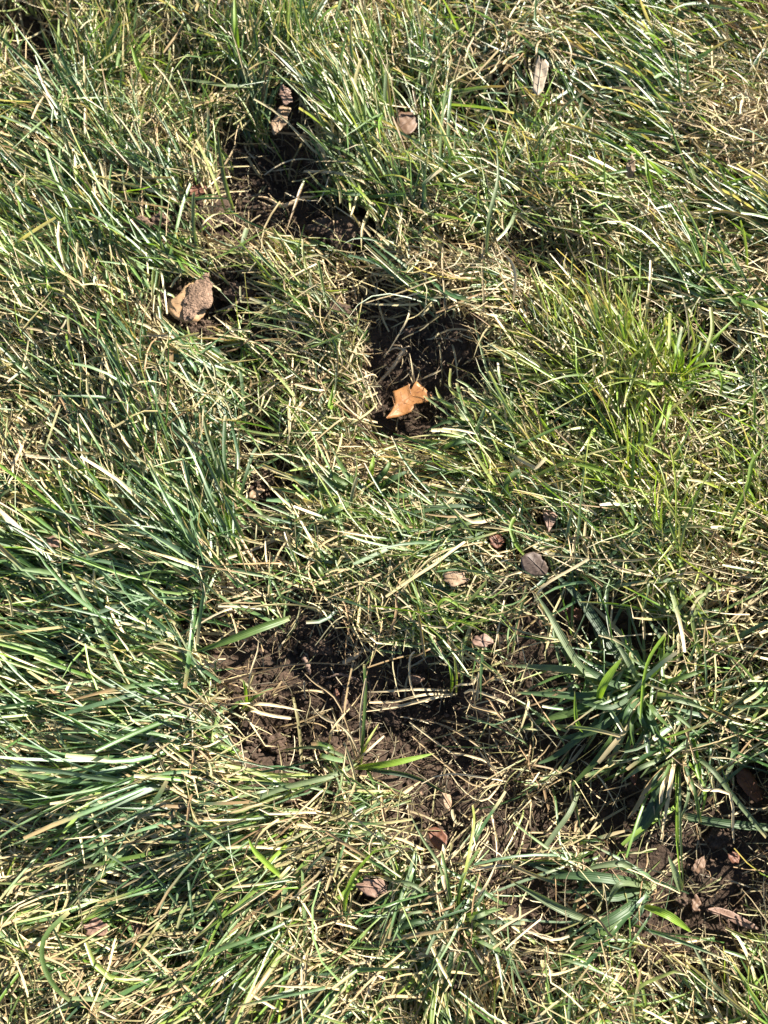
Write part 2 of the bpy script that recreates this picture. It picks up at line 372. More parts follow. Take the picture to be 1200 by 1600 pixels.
def green_turf():
    n = int(19500 * AREA)                                  # tillers
    x, y, r = sample_area(n, 21)
    ang, f = flow(x, y)
    clump = N2(x, y, .028) * .6 + N3(x, y, .055) * .4
    near = in_frame(x, y, 90)
    dens = f[:, 5] * (1 - bare(x, y)) * np.clip((clump - .24) * 2.5, 0.05, 1.25) * (1 - .62 * f[:, 2]) * gaps(x, y) * 1.12 * np.where(near, 1, .55)
    keep = r.random(n) < dens
    x, y, ang, f, clump = x[keep], y[keep], ang[keep], f[keep], clump[keep]
    # several blades per tiller
    k = 5
    x = np.repeat(x, k); y = np.repeat(y, k); ang = np.repeat(ang, k); f = np.repeat(f, k, 0); clump = np.repeat(clump, k)
    N = len(x)
    flip = np.repeat(r.random(N // k) < .16, k) * math.pi
    tl = np.repeat(r.normal(0, 1, N // k), k)
    a0 = ang + flip + np.radians(f[:, 0]) * (.55 * tl + .6 * r.normal(0, 1, N)) + .8 * (N1(x, y, .07) - .5)
    stray = r.random(N) < .05
    a0 = np.where(stray, r.uniform(0, 6.28, N), a0)
    x = x + r.normal(0, .0018, N); y = y + r.normal(0, .0018, N)
    L = f[:, 3] * .001 * np.clip(r.normal(.88, .27, N), .3, 1.7) * (.55 + .85 * clump)
    up = np.clip(f[:, 1] + r.normal(0, .16, N), .02, 1)
    e0 = np.radians(14 + 62 * up); bend = np.radians(22 + 52 * r.random(N)) * (1.15 - .6 * up)
    S = 7
    P = paths(x, y, a0, L, e0, bend, r.normal(0, .22, N) * (1 + 2.2 * (r.random(N) < .2)), S, r.uniform(.001, .022, N), r.normal(0, .07, N))
    kp = open_places(P, r, .97); P = P[kp]; f = f[kp]; N = len(P)
    hw = f[:, 4] * .00035 * np.clip(np.exp(r.normal(-.05, .36, N)), .4, 1.65)
    cut = (r.random(N) < .42).astype(float)
    W = profile(N, S, hw, cut)
    roll = (r.normal(0, .55, N)[:, None] + r.normal(0, .7, N)[:, None] * np.linspace(0, 1, S))
    g = GREENS[r.integers(0, len(GREENS), N)]
    yl = YELLOWS[r.integers(0, len(YELLOWS), N)]
    ym = np.clip(r.random(N) < f[:, 6] * .95 + .06, 0, 1)[:, None] * r.uniform(.3, 1, N)[:, None]
    base = (g * (1 - ym) + yl * ym) * r.uniform(.85, 1.5, N)[:, None]
    yk = np.clip(f[:, 6:7] * 1.35, 0, 1); base = base * ((1 - yk) * np.array((.84, .98, 1.06)) + yk * np.array((1.22, 1.12, .80)))     # bluer grass on one side, yellower on the other
    tan = TANS[r.integers(0, len(TANS), N)]
    tipd = np.where(r.random(N) < .62, np.where(r.random(N) < .3, r.uniform(.3, .75, N), r.uniform(.72, 1.0, N)), 2.0); basd = r.uniform(-.1, .3, N)
    def cf(t):
        t = t[None, :, None]
        c = np.repeat(base[:, None, :], S, 1)
        wt = np.clip((t - tipd[:, None, None]) / .14 + .4 * (t > tipd[:, None, None]), 0, .95)
        wb = np.clip((basd[:, None, None] - t) / .15, 0, .7)
        c = c * (1 - wb) + np.array((.28, .30, .13)) * wb
        return c * (1 - wt) + tan[:, None, :] * wt
    V, Q, C, A = ribbons(P, W, roll, r.uniform(.2, .9, N), cf)
    me = mesh_np('lawn_grass', V, Q, C, A)
    obj('lawn_grass', me, M_GREEN, kind='stuff', label='dense green lawn grass combed flat around the bare patches', category='grass')
    print('green blades', N, 'tris', len(Q) * 2)

def dry_turf():
    n = int(76000 * AREA)
    x, y, r = sample_area(n, 33)
    ang, f = flow(x, y)
    b = bare(x, y); clump = N4(x, y, .03)
    near = in_frame(x, y, 90)
    dens = (.15 * b + gaps(x, y) * (1 - b) * (.22 + 1.02 * f[:, 2] * np.clip((clump - .1) * 1.7, 0, 1.4)) * np.clip(f[:, 5], .3, 1)) * np.where(near, 1, .45)
    qx, qy = to_px(x, y); dens = dens + .16 * np.clip((qx - 620) / 120, 0, 1) * np.clip((qy - 1150) / 80, 0, 1) * b      # dead stems over the lower right soil
    keep = r.random(n) < dens
    x, y, ang, f, b = x[keep], y[keep], ang[keep], f[keep], b[keep]
    N = len(x); S = 7
    wide = r.random(N) < .22
    a0 = ang + np.radians(f[:, 0] * 1.0 + 6) * r.normal(0, 1, N) + math.pi * (r.random(N) < .35)
    a0 = np.where(r.random(N) < .10 + .7 * b, r.uniform(0, 6.28, N), a0)
    L = np.where(wide, f[:, 3], 46) * .001 * np.clip(r.normal(.9, .35, N), .25, 1.8) * (1 - .4 * b)
    up = np.clip(f[:, 1] * .8 + r.normal(-.1, .2, N), 0, 1) * (1 - .8 * b)
    e0 = np.radians(4 + 60 * up); bend = np.radians(15 + 60 * r.random(N)) * (1.1 - .5 * up)
    P = paths(x, y, a0, L, e0, bend, r.normal(0, .38, N), S, np.where(b > .5, r.uniform(.0004, .004, N), r.uniform(.003, .027, N)), r.normal(0, .22, N))
    kp = open_places(P, r, .55); P = P[kp]; f = f[kp]; b = b[kp]; wide = wide[kp]; N = len(P)
    hw = np.where(wide, np.minimum(f[:, 4], 3.2) * .00030, r.uniform(.00035, .0008, N)) * np.clip(r.normal(1, .25, N), .5, 1.6)
    W = profile(N, S, hw, (r.random(N) < .6).astype(float), .85)
    roll = r.normal(0, .6, N)[:, None] + r.normal(0, 1.2, N)[:, None] * np.linspace(0, 1, S)
    base = TANS[r.integers(0, len(TANS), N)] * r.uniform(.65, 1.2, N)[:, None]
    gm = (r.random(N) < .25)[:, None] * r.uniform(.2, .7, N)[:, None]
    base = base * (1 - gm) + np.array((.16, .20, .06)) * gm
    dk = (b > .5)[:, None]
    base = np.where(dk, base * .75, base)
    V, Q, C, A = ribbons(P, W, roll, r.uniform(.3, 1.2, N), lambda t: np.repeat(base[:, None, :], S, 1), across=3)
    me = mesh_np('dry_straw', V, Q, C, A)
    obj('dry_straw', me, M_DRY, kind='stuff', label='pale dry straw and dead grass tangled through the lawn', category='straw')
    print('straws', N, 'tris', len(Q) * 2)

def outer_turf():
    """the lawn goes on around the place"""
    n = 42000; r = np.random.default_rng(91)
    x = r.uniform(-1.5, 1.5, n); y = r.uniform(-1.3, 2.1, n)
    o = ~((abs(x) < .59) & (y > -.57) & (y < .83)); x, y = x[o], y[o]; N = len(x); S = 4
    a0 = 2.4 + 2.2 * (N1(x, y, .3) - .5) + r.normal(0, .5, N)
    P = paths(x, y, a0, r.uniform(.05, .11, N), np.radians(r.uniform(15, 55, N)), np.radians(r.uniform(20, 60, N)), r.normal(0, .3, N), S, r.uniform(.001, .02, N), r.normal(0, .08, N))
    W = profile(N, S, r.uniform(.0012, .0024, N), (r.random(N) < .4).astype(float))
    dry = (r.random(N) < .2 + .5 * (N4(x, y, .06) > .55))[:, None]
    base = np.where(dry, TANS[r.integers(0, len(TANS), N)], GREENS[r.integers(0, len(GREENS), N)] * r.uniform(.9, 1.5, (N, 1)))
    V, Q, C, A = ribbons(P, W, r.normal(0, .5, N)[:, None] + np.zeros((1, S)), np.zeros(N), lambda t: np.repeat(base[:, None, :], S, 1), across=2)
    obj('outer_lawn', mesh_np('outer_lawn', V, Q, C, A), M_GREEN, kind='stuff', label='lawn grass continuing around the worn place', category='grass')

def thatch():
    """fine threads, rootlets and bleached fibres low in the mat and on the soil"""
    n = int(26000 * AREA)
    x, y, r = sample_area(n, 47)
    b = bare(x, y); ang, f = flow(x, y)
    keep = r.random(n) < (.30 + .22 * b) * np.where(in_frame(x, y, 60), 1, .35)
    x, y, b, f = x[keep], y[keep], b[keep], f[keep]; N = len(x); S = 8
    L = (.006 + .045 * r.random(N) ** 1.8) * (1 - .3 * b)
    P = paths(x, y, r.uniform(0, 6.28, N), L, np.radians(r.uniform(0, 25, N)), np.radians(r.uniform(5, 50, N)), r.normal(0, .45, N), S, r.uniform(.0002, .007, N), r.normal(0, .16, N))
    W = profile(N, S, np.exp(r.normal(-8.15, .42, N)).clip(.00015, .0009), (r.random(N) < .5).astype(float), 1)
    base = TANS[r.integers(0, len(TANS), N)] * np.where(r.random(N) < .35, r.uniform(.7, 1.05, N), r.uniform(.15, .5, N))[:, None]
    V, Q, C, A = ribbons(P, W, r.normal(0, .5, N)[:, None] + np.zeros((1, S)), np.full(N, .9), lambda t: np.repeat(base[:, None, :], S, 1))
    obj('thatch_fibres', mesh_np('thatch_fibres', V, Q, C, A), M_DRY, kind='stuff', label='thin pale rootlets and thatch fibres low on the soil', category='thatch')
    print('fibres', N, 'tris', len(Q) * 2)

import bmesh
def ico(sub):
    bm = bmesh.new(); bmesh.ops.create_icosphere(bm, subdivisions=sub, radius=1.0)
    v = np.array([q.co[:] for q in bm.verts]); fcs = np.array([[w.index for w in q.verts] for q in bm.faces]); bm.free()
    return v, fcs
ICO1, ICO3 = ico(1), ico(4)

def crumbs():
    n = int(60000 * AREA)
    x, y, r = sample_area(n, 55)
    b = bare(x, y)
    keep = r.random(n) < (b ** 1.5 * .42 + .02) * in_frame(x, y, 40)
    x, y = x[keep], y[keep]
    n_patch = len(x)
    for (mx, my, mw, mh, mn) in ((532, 358, 46, 32, 420), (372, 456, 34, 28, 220), (520, 487, 34, 26, 200), (235, 352, 46, 22, 240), (316, 520, 44, 20, 200), (414, 750, 30, 30, 200)):
        q = r.normal(0, .55, (mn, 2)); pp = np.array([at(mx + a_ * mw, my + b_ * mh)[:2] for a_, b_ in q]); x = np.r_[x, pp[:, 0]]; y = np.r_[y, pp[:, 1]]
    N = len(x)
    s = .0009 + .0016 * r.random(N) ** 2 + .0035 * (r.random(N) < .05) * r.random(N)
    v, fc = ICO1
    V = v[None] * (1 + .35 * r.normal(0, 1, (N, len(v), 1)).clip(-1.5, 1.5)) * s[:, None, None] * r.uniform(.7, 1.25, (N, 1, 3))
    V = V + np.stack([x, y, ground(x, y) + s * .35 + .001 + .007 * (np.arange(N) > n_patch) * r.random(N)], 1)[:, None, :]
    F = (fc[None] + (np.arange(N) * len(v))[:, None, None]).reshape(-1, 3)
    c = np.repeat((r.uniform(.5, 1.5, N) * np.where(r.random(N) < .06, 2.6, 1))[:, None, None] * np.array((1, 1, 1.0)), len(v), 1)
    obj('soil_crumbs', mesh_np('soil_crumbs', V, F, c, smooth=False), M_CRUMB, kind='stuff', label='loose dark soil crumbs scattered over the bare patches', category='soil')
    print('crumbs', N, 'tris', len(F))

# ------------------------------------------------------------------ things lying in the grass
def scale_at(px, py):
    """metres on the ground for one plan pixel"""
    p = at(px, py); return (p - CAM) @ FWD * TW / 600

def thing(name, label, cat, px, py, group=None):
    o = bpy.data.objects.new(name, None); COL.objects.link(o); o.empty_display_size = .01
    o.location = at(px, py).tolist(); o['label'] = label; o['category'] = cat
    if group: o['group'] = group
    return o

def place(name, V, F, mat, parent=None, origin=None, col=None, par=None, smooth=True, **props):
    org = np.array(parent.location) if parent is not None and parent.type == 'EMPTY' else (np.asarray(origin) if origin is not None else np.zeros(3))
    if parent is not None and parent.type != 'EMPTY': org = np.array(parent.location) if parent.parent is None else np.array(parent.parent.location)
    me = mesh_np(name, np.asarray(V).reshape(-1, 3) - org, F, col, par, smooth)
    o = obj(name, me, mat, parent, **props)
    if parent is None: o.location = org.tolist()
    return o

KIND = {'g': (.050, .092, .034), 'w': (.125, .165, .078), 'b': (.15, .24, .025), 'm': (.070, .118, .028), 'y': (.22, .25, .06),
        's': (.52, .42, .25), 'd': (.32, .235, .125), 'k': (.040, .070, .035)}
dr = np.random.default_rng(77)

def bezier(pts, n):
    pts = [np.asarray(p, float) for p in pts]
    if len(pts) == 2: pts = [pts[0], (pts[0] + pts[1]) / 2, pts[1]]
    t = np.linspace(0, len(pts) - 1, n); out = []
    for v in t:                                           # Catmull-Rom through the points
        i = min(int(v), len(pts) - 2); f = v - i
        p0, p1, p2, p3 = pts[max(i - 1, 0)], pts[i], pts[i + 1], pts[min(i + 2, len(pts) - 1)]
        out.append(.5 * ((2 * p1) + (-p0 + p2) * f + (2 * p0 - 5 * p1 + 4 * p2 - p3) * f * f + (-p0 + 3 * p1 - 3 * p2 + p3) * f ** 3))
    return np.array(out)

def blade_mesh(pts, wpx, kind, cut=None, roll=None, tip=None, S=11, lift=6):
    """pts: (plan x, plan y, height mm) from base to tip"""
    W3 = [at(p[0], p[1], (p[2] + (lift if i else 0)) * .001) for i, p in enumerate(pts)]
    P = bezier(W3, S)[None]
    hw = np.array([wpx * .40 * scale_at(pts[len(pts) // 2][0], pts[len(pts) // 2][1])])
    cut = (wpx < 11 and dr.random() < .35) if cut is None else cut
    W = profile(1, S, hw, np.array([float(cut)]), .6)
    ro = (dr.normal(0, .25) if roll is None else roll) + dr.normal(0, .25) * np.linspace(0, 1, S)[None]
    base = np.array(KIND[kind]) * dr.uniform(.85, 1.15)
    def cf(t):
        c = np.repeat(base[None, None], S, 1)
        if kind not in 'sd':
            wb = np.clip((.16 - t) / .16, 0, 1)[None, :, None] * .6; c = c * (1 - wb) + np.array((.30, .33, .15)) * wb
            wt = np.clip((t - (.93 if tip is None else tip)) / .07, 0, 1)[None, :, None] * .8; c = c * (1 - wt) + np.array((.42, .34, .17)) * wt
        return c
    return ribbons(P, W, ro, np.array([dr.uniform(.25, .6)]), cf, across=5), W3[0]

def single(pts, wpx, kind, label, cut=None, roll=None):
    (V, Q, C, A), o = blade_mesh(pts, wpx, kind, cut, roll)
    if kind in 'sd': return place('straw', V, Q, M_DRY, origin=o, col=C, par=A, label=label, category='straw')
    t = thing('grass_shoot', label, 'grass shoot', pts[0][0], pts[0][1])
    place('blade', V, Q, M_BROAD, t, col=C, par=A)
    # the sheath it grows from, reaching down to the soil
    e = at(pts[0][0], pts[0][1], pts[0][2] * .001); f_ = at(pts[0][0] + dr.normal(0, 3), pts[0][1] + dr.normal(0, 3), -.001)
    v, q = tube([f_, (e + f_) / 2 + np.array([.0004, 0, 0]), e], [.0011, .0010, .0007], 6, 6)
    place('sheath', v, q, M_GREEN, t, col=np.tile(np.array((.22, .25, .10)), (len(v), 1)), par=np.zeros((len(v), 3)))
    return t

def tuft(label, bx, by, blades, fill=0, fan=(0, 360), length=(60, 110), width=(6, 10), kinds='gmm', up=18, group='broad tufts standing out of the lawn'):
    """blades: (pts after the base, width px, kind); fill adds more blades of the same tuft within the fan"""
    t = thing('grass_tuft', label, 'grass tuft', bx, by, group)
    todo = list(blades)
    for k in range(fill):
        a = R(dr.uniform(*fan)); l = dr.uniform(*length); c = dr.normal(0, .12) * l
        m = (bx + math.cos(a) * l * .5 - math.sin(a) * c, by - math.sin(a) * l * .5 - math.cos(a) * c, dr.uniform(.7, 1.4) * up)
        todo.append(([m, (bx + math.cos(a) * l, by - math.sin(a) * l, dr.uniform(.2, 1.1) * up)], dr.uniform(*width), kinds[dr.integers(len(kinds))]))
    for pts, w, kd in todo:
        b0 = (bx + dr.normal(0, 5), by + dr.normal(0, 4), 1)
        (V, Q, C, A), o = blade_mesh([b0] + list(pts), w, kd)
        place('dry_blade' if kd in 'sd' else 'blade', V, Q, M_DRY if kd in 'sd' else M_BROAD, t, col=C, par=A)
    return t

def tube(pts, radii, sides=7, S=24, wob=0.0):
    P = bezier(pts, S); rr = np.interp(np.linspace(0, 1, S), np.linspace(0, 1, len(radii)), radii)
    P = P + dr.normal(0, wob, P.shape)
    T = np.gradient(P, axis=0); T /= np.linalg.norm(T, axis=1, keepdims=True)
    s = np.cross(T, (0.13, .21, 1.0)); s /= np.linalg.norm(s, axis=1, keepdims=True); n = np.cross(s, T)
    a = np.linspace(0, 2 * math.pi, sides, endpoint=False)
    rr = rr[:, None] * (1 + .15 * dr.normal(0, 1, (S, sides)).clip(-1.5, 1.5))
    V = P[:, None] + rr[..., None] * (np.cos(a)[None, :, None] * s[:, None] + np.sin(a)[None, :, None] * n[:, None])
    i = np.arange(S - 1)[:, None] * sides; j = np.arange(sides)[None]; j2 = (j + 1) % sides
    Q = np.stack([i + j, i + j2, i + sides + j2, i + sides + j], -1).reshape(-1, 4)
    return V.reshape(-1, 3), Q

LEAFM = {}
def leafmat(kind):
    if kind not in LEAFM:
        c = {'orange': ((.27, .115, .034), (.35, .165, .058), (.16, .06, .022)), 'tan': ((.25, .16, .09), (.33, .23, .14), (.14, .08, .04)),
             'pale': ((.34, .26, .17), (.42, .34, .24), (.22, .16, .10)), 'rust': ((.11, .040, .020), (.18, .072, .036), (.055, .022, .014)),
             'pink': ((.18, .105, .072), (.25, .155, .11), (.11, .06, .04)), 'brown': ((.12, .066, .036), (.18, .105, .06), (.06, .03, .018)),
             'dirty': ((.060, .040, .030), (.10, .068, .052), (.19, .145, .11)), 'honey': ((.42, .25, .125), (.52, .34, .19), (.17, .10, .06))}[kind]
        LEAFM[kind] = leaf_material('dry_leaf_' + kind, *c, rough=.38 if kind == 'orange' else .6)
    return LEAFM[kind]

def outline(cx, cy, w, h, ang, kind='oval', n=30):
    """an irregular dry leaf outline in plan pixels"""
    th = np.linspace(0, 2 * math.pi, n, endpoint=False); a = R(ang)
    r = np.ones(n)
    if kind == 'oval': r = 1 + .08 * np.sin(3 * th + dr.uniform(0, 6)) + .06 * dr.normal(0, 1, n)
    if kind == 'torn': r = 1 + .22 * np.sin(2 * th + dr.uniform(0, 6)) + .12 * np.sin(5 * th + dr.uniform(0, 6)) + .05 * dr.normal(0, 1, n)
    if kind == 'lance': r = (1 - .12 * np.abs(np.sin(th)) ** .5) + .03 * dr.normal(0, 1, n)
    x, y = r * np.cos(th) * w / 2, r * np.sin(th) * h / 2
    return [(cx + x[i] * math.cos(a) + y[i] * math.sin(a), cy - x[i] * math.sin(a) + y[i] * math.cos(a)) for i in range(n)]

def leaf(label, pts, kind, h=6, curl=3.0, flat=.5, tilt=(0, 0), rib=True, name='dry_leaf', cat='leaf', cup=0):
    """pts: outline in plan pixels; h height of its middle above the soil, mm; curl mm; tilt mm across x, y"""
    o = np.array(pts, float); c = o.mean(0); n0 = len(o)
    if n0 < 24:                                           # resample a traced outline, with fine unevenness
        d = np.r_[0, np.cumsum(np.linalg.norm(np.diff(np.vstack([o, o[:1]]), axis=0), axis=1))]; q = np.linspace(0, d[-1], 73)[:-1]; cl = np.vstack([o, o[:1]])
        o = np.stack([np.interp(q, d, cl[:, 0]), np.interp(q, d, cl[:, 1])], 1) + dr.normal(0, .25, (72, 2))
    n = len(o); rings = [1, .82, .6, .36, .14]
    rad = np.linalg.norm(o - c, axis=1).max(); curl *= flat; h += 3; tilt = (tilt[0] - 1.5, tilt[1] - 1.0)
    ph, ph2 = dr.uniform(0, 6.28, 2)
    V = []
    gz = float(ground(*at(c[0], c[1])[:2]))
    def pt(p):
        dx, dy = (p - c) / rad; r = math.hypot(dx, dy); th = math.atan2(dy, dx)
        z = gz + .001 * (h + curl * r ** 1.6 * (.6 * math.sin(2 * th + ph) + .4 * math.sin(3 * th + ph2)) + cup * r * r + tilt[0] * dx - tilt[1] * dy + .5 * math.sin(9 * dx + ph) * math.cos(7 * dy))
        return ray_plane(p[0], p[1], z)
    for k in rings:
        for p in o: V.append(pt(c + (p - c) * k))
    V.append(pt(c)); V = np.array(V)
    F = []
    for k in range(len(rings) - 1):
        for i in range(n):
            j = (i + 1) % n; F += [(k * n + i, k * n + j, (k + 1) * n + j), (k * n + i, (k + 1) * n + j, (k + 1) * n + i)]
    b = (len(rings) - 1) * n
    for i in range(n): F.append((b + i, b + (i + 1) % n, len(V) - 1))
    # underside, so that the leaf has a body
    nv = len(V); F = np.array(F)
    V2 = V - np.array([0, 0, .00045]); F2 = F[:, ::-1] + nv
    E = []
    for i in range(n): j = (i + 1) % n; E += [(j, i, nv + i), (j, nv + i, nv + j)]
    VV = np.vstack([V, V2]); FF = np.vstack([F, F2, np.array(E)])
    FF = FF[:, ::-1]
    me_o = place(name, VV, FF, leafmat(kind), origin=V[-1], label=label, category=cat)
    if rib and rad > 16:
        u = o[np.argmax(np.linalg.norm(o - c, axis=1))]; w = c - (u - c) * .62
        pl = [ray_plane(p[0], p[1], 0) for p in (u, c, w)]
        zs = [pt(c + (u - c) * .96), pt(c + (u - c) * .5), pt(c), pt(w * .5 + c * .5), pt(w)]
        tv, tq = tube([z + np.array([0, 0, .0001]) for z in zs], [.0007, .0006, .0003], 6, 14)
        place('midrib', tv, tq, leafmat(kind), me_o)
        if rad > 22:
            for sg in (-1, 1):
                for fr in (.55, .2, -.15):
                    p0 = c + (u - c) * fr; dv = np.array([-(u - c)[1], (u - c)[0]]) * sg * .42 - (u - c) * .22
                    tv, tq = tube([pt(p0), pt(p0 + dv * .5), pt(p0 + dv * .9)], [.00035, .0002], 5, 8)
                    place('side_vein', tv - np.array([0, 0, .0001]), tq, leafmat(kind), me_o)
    return me_o

def clod(label, px, py, w, h, hz, lift=0, seed=0, tone=1.0, flat=.0, name='soil_clod', ang=0, mat=None, ref=None):
    v, fc = ICO3; s = scale_at(px, py); r = np.random.default_rng(900 + seed); n = v.copy()
    d = np.zeros(len(v))
    for f_, a_ in ((1.7, .26), (3.3, .17), (7.1, .11), (13., .07)):
        o3 = r.uniform(0, 6, 3); q = v * f_ + o3
        d += a_ * (np.sin(q[:, 0] * 1.3 + np.sin(q[:, 1] * 1.1)) * np.cos(q[:, 1] + np.sin(q[:, 2] * 1.4)) + .5 * np.sin(q[:, 2] * 1.7 + q[:, 0]))
    for m_, rd, am in ((60, .36, .20), (240, .17, .11)):     # crumbs stuck together
        c_ = r.normal(0, 1, (m_, 3)); c_ /= np.linalg.norm(c_, axis=1, keepdims=True)
        q = np.sqrt(((v[:, None] - c_[None]) ** 2).sum(2)); k_ = q.argmin(1); q = q.min(1) / (rd * r.uniform(.6, 1.1, m_)[k_])
        d += am * (np.sqrt(np.clip(1 - q * q, 0, 1)) - .5) * r.uniform(.5, 1.2, m_)[k_]
    d += r.normal(0, .02, len(v))
    V = v * (1 + d)[:, None]
    V = V * np.array([w * s / 2, h * s / 2, hz * .001])
    a = R(ang); V = np.stack([V[:, 0] * math.cos(a) - V[:, 1] * math.sin(a), V[:, 0] * math.sin(a) + V[:, 1] * math.cos(a), V[:, 2]], 1)
    o = at(px, py, lift * .001 + hz * .0006)
    if ref: o = ray_plane(px, py, float(ground(*at(*ref)[:2])) + (lift + hz * .6) * .001)
    c = np.full((len(v), 3), tone) * r.uniform(.8, 1.25, (len(v), 1))
    return place(name, V + o, fc, mat or M_CRUMB, origin=o, col=c, smooth=False, label=label, category='soil clod')

# leaves -----------------------------------------------------------------------------------
LEAVES = []
def add_leaf(*a, clear=.92, **k):
    LEAVES.append((a, k)); o = np.array(a[1]); c = o.mean(0); e = (o.max(0) - o.min(0)) / 2 * clear
    KEEP.append((c[0], c[1], e[0], e[1], .97))
C5 = lambda ox, oy, L: [(ox + x / 5, oy + y / 5) for x, y in L]
add_leaf('orange brown lobed leaf fragment lying on the middle bare patch',
         C5(540, 520, [(312, 672), (352, 620), (384, 555), (366, 458), (418, 440), (506, 396), (486, 448), (515, 440), (550, 376), (606, 420), (672, 490), (650, 535), (560, 556), (505, 618), (420, 655)]), 'orange', h=13, curl=3, tilt=(0, 0), cup=3, clear=1.2)
add_leaf('honey coloured leaf half covered with crumbly soil left of the bare patches',
         C5(200, 380, [(290, 470), (340, 440), (392, 408), (440, 340), (510, 285), (580, 320), (592, 370), (622, 440), (600, 560), (545, 610), (460, 620), (370, 590), (310, 530)]), 'honey', h=20, curl=4.0, tilt=(1, 1), cup=-4, clear=1.0)
add_leaf('pinkish tan leaf scrap caught upright above the upper hole', outline(446, 148, 22, 26, 20, 'torn'), 'pink', h=30, curl=4)
add_leaf('tan crumpled leaf piece hanging at the rim of the upper hole', outline(438, 186, 26, 40, -30, 'torn'), 'tan', h=24, curl=5)
add_leaf('pale beige leaf standing in dry grass near the top edge', [(832, 140), (834, 118), (838, 96), (842, 86), (845, 98), (852, 92), (858, 100), (854, 120), (848, 142), (840, 150)], 'pale', h=34, curl=3, tilt=(2, 6))
add_leaf('rounded brown leaf under straw near the top centre', outline(636, 191, 34, 36, 10, 'oval'), 'brown', h=20, curl=4)
add_leaf('narrow tan leaf upright in the turf at upper right', outline(985, 263, 15, 46, -8, 'lance'), 'tan', h=32, curl=3, tilt=(0, 6))
add_leaf('brown wedge shaped leaf tip pointing down right of centre', [(848, 796), (862, 798), (872, 806), (866, 818), (857, 832), (853, 820), (849, 808)], 'pink', h=24, curl=2)
add_leaf('small rusty leaf scrap beside the lying tuft right of centre', outline(776, 845, 28, 18, 15, 'torn'), 'rust', h=14, curl=3)
add_leaf('grey brown soil crusted leaf chunk right of centre',
         C5(780, 840, [(165, 160), (215, 125), (262, 110), (325, 130), (335, 170), (362, 190), (385, 240), (370, 290), (290, 300), (190, 280), (175, 220)]), 'dirty', h=26, curl=2.5, tilt=(-2, 4), cup=-3)
add_leaf('crumpled light tan leaf beside the soil crusted chunk', outline(711, 904, 46, 19, 8, 'torn'), 'tan', h=22, curl=5)
add_leaf('small curled leaf scrap above the lower bare patch', outline(754, 1001, 32, 20, -20, 'torn'), 'pink', h=20, curl=5)
add_leaf('rusty red curled leaf below the lower bare patch', [(668, 1296), (680, 1292), (690, 1296), (699, 1306), (697, 1322), (688, 1330), (678, 1324), (671, 1312)], 'rust', h=12, curl=6, tilt=(3, 0))
add_leaf('small tan leaf scrap hanging at the lower end of the bare patch', [(690, 1238), (704, 1242), (706, 1256), (702, 1268), (695, 1262)], 'tan', h=18, curl=2)
add_leaf('large reddish brown leaf at the right edge near the bare corner', [(1157, 1200), (1170, 1202), (1180, 1216), (1190, 1236), (1192, 1248), (1182, 1254), (1166, 1240), (1152, 1222), (1150, 1208)], 'rust', h=9, curl=3)
add_leaf('small rust leaf tucked behind hanging blades at lower right', [(984, 1200), (995, 1196), (997, 1212), (992, 1228), (985, 1218)], 'rust', h=10, curl=2)
add_leaf('long pinkish brown leaf strip on the lower right soil', [(1104, 1420), (1120, 1417), (1142, 1423), (1165, 1436), (1182, 1446), (1186, 1453), (1170, 1452), (1148, 1443), (1128, 1431), (1112, 1427)], 'pink', h=9, curl=2, cup=3)
add_leaf('tiny brick red leaf scrap on the lower right soil', outline(1147, 1340, 15, 22, 20, 'torn'), 'rust', h=7, curl=3)
add_leaf('dull brown leaf bit above the long leaf strip', outline(1088, 1412, 15, 24, 20, 'torn'), 'brown', h=7, curl=3)
add_leaf('dark brown folded leaf on soil under the vertical blade', outline(1092, 1352, 18, 26, -15, 'torn'), 'brown', h=6, curl=4)
add_leaf('rusty crumpled leaf in the dark gap right of centre', outline(893, 958, 34, 24, 20, 'torn'), 'rust', h=8, curl=5)
add_leaf('pinkish tan leaf pieces flat in straw below the lower bare patch', outline(582, 1386, 52, 26, -20, 'torn'), 'pink', h=18, curl=4)
add_leaf('brown leaf sunk in the turf near the lower left corner', outline(150, 1450, 44, 24, 10, 'torn'), 'pink', h=16, curl=4)
add_leaf('dark brown leaf flake beside the sunken leaf at lower left', outline(217, 1448, 28, 20, 0, 'torn'), 'brown', h=12, curl=3)
add_leaf('tan leaf flake in the turf near the left edge', outline(84, 846, 28, 16, 20, 'torn'), 'pink', h=24, curl=3)
add_leaf('rust brown leaf scrap at the left rim of the upper hole', outline(308, 297, 26, 22, 20, 'torn'), 'rust', h=10, curl=4)
add_leaf('orange brown flake in the lower bare patch beside the bark sliver', outline(526, 1086, 10, 18, 0, 'torn'), 'rust', h=4, curl=1)
add_leaf('tan husk flake between roots left of the centre gap', outline(400, 770, 24, 16, 40, 'torn'), 'tan', h=10, curl=3)

# keep room for the tufts and long blades that stand out
KEEP += [(642, 626, 52, 42, 1.0), (640, 655, 40, 20, .8), (690, 570, 50, 34, .7), (860, 1085, 75, 60, .65), (900, 1150, 70, 50, .5), (475, 235, 40, 40, .5), (835 + 30, 990, 40, 60, .6), (960, 1050, 60, 50, .6), (890, 1400, 110, 50, .7), (1045, 1435, 40, 26, .9), (1020, 1290, 60, 70, .7), (620, 1190, 70, 30, .85),
         (1130, 1290, 70, 22, .85), (440, 1230, 70, 26, .7), (375, 993, 70, 26, .7), (1095, 575, 65, 60, .6), (630, 560, 40, 50, .9), (445, 320, 45, 24, .8), (230, 350, 45, 30, .8),
         (530, 355, 38, 28, .6), (327, 128, 70, 12, .8), (375, 455, 35, 30, .7), (640, 1085, 80, 35, .8)]

green_turf(); dry_turf(); outer_turf(); thatch(); crumbs()
for a, k in LEAVES: leaf(*a, **k)

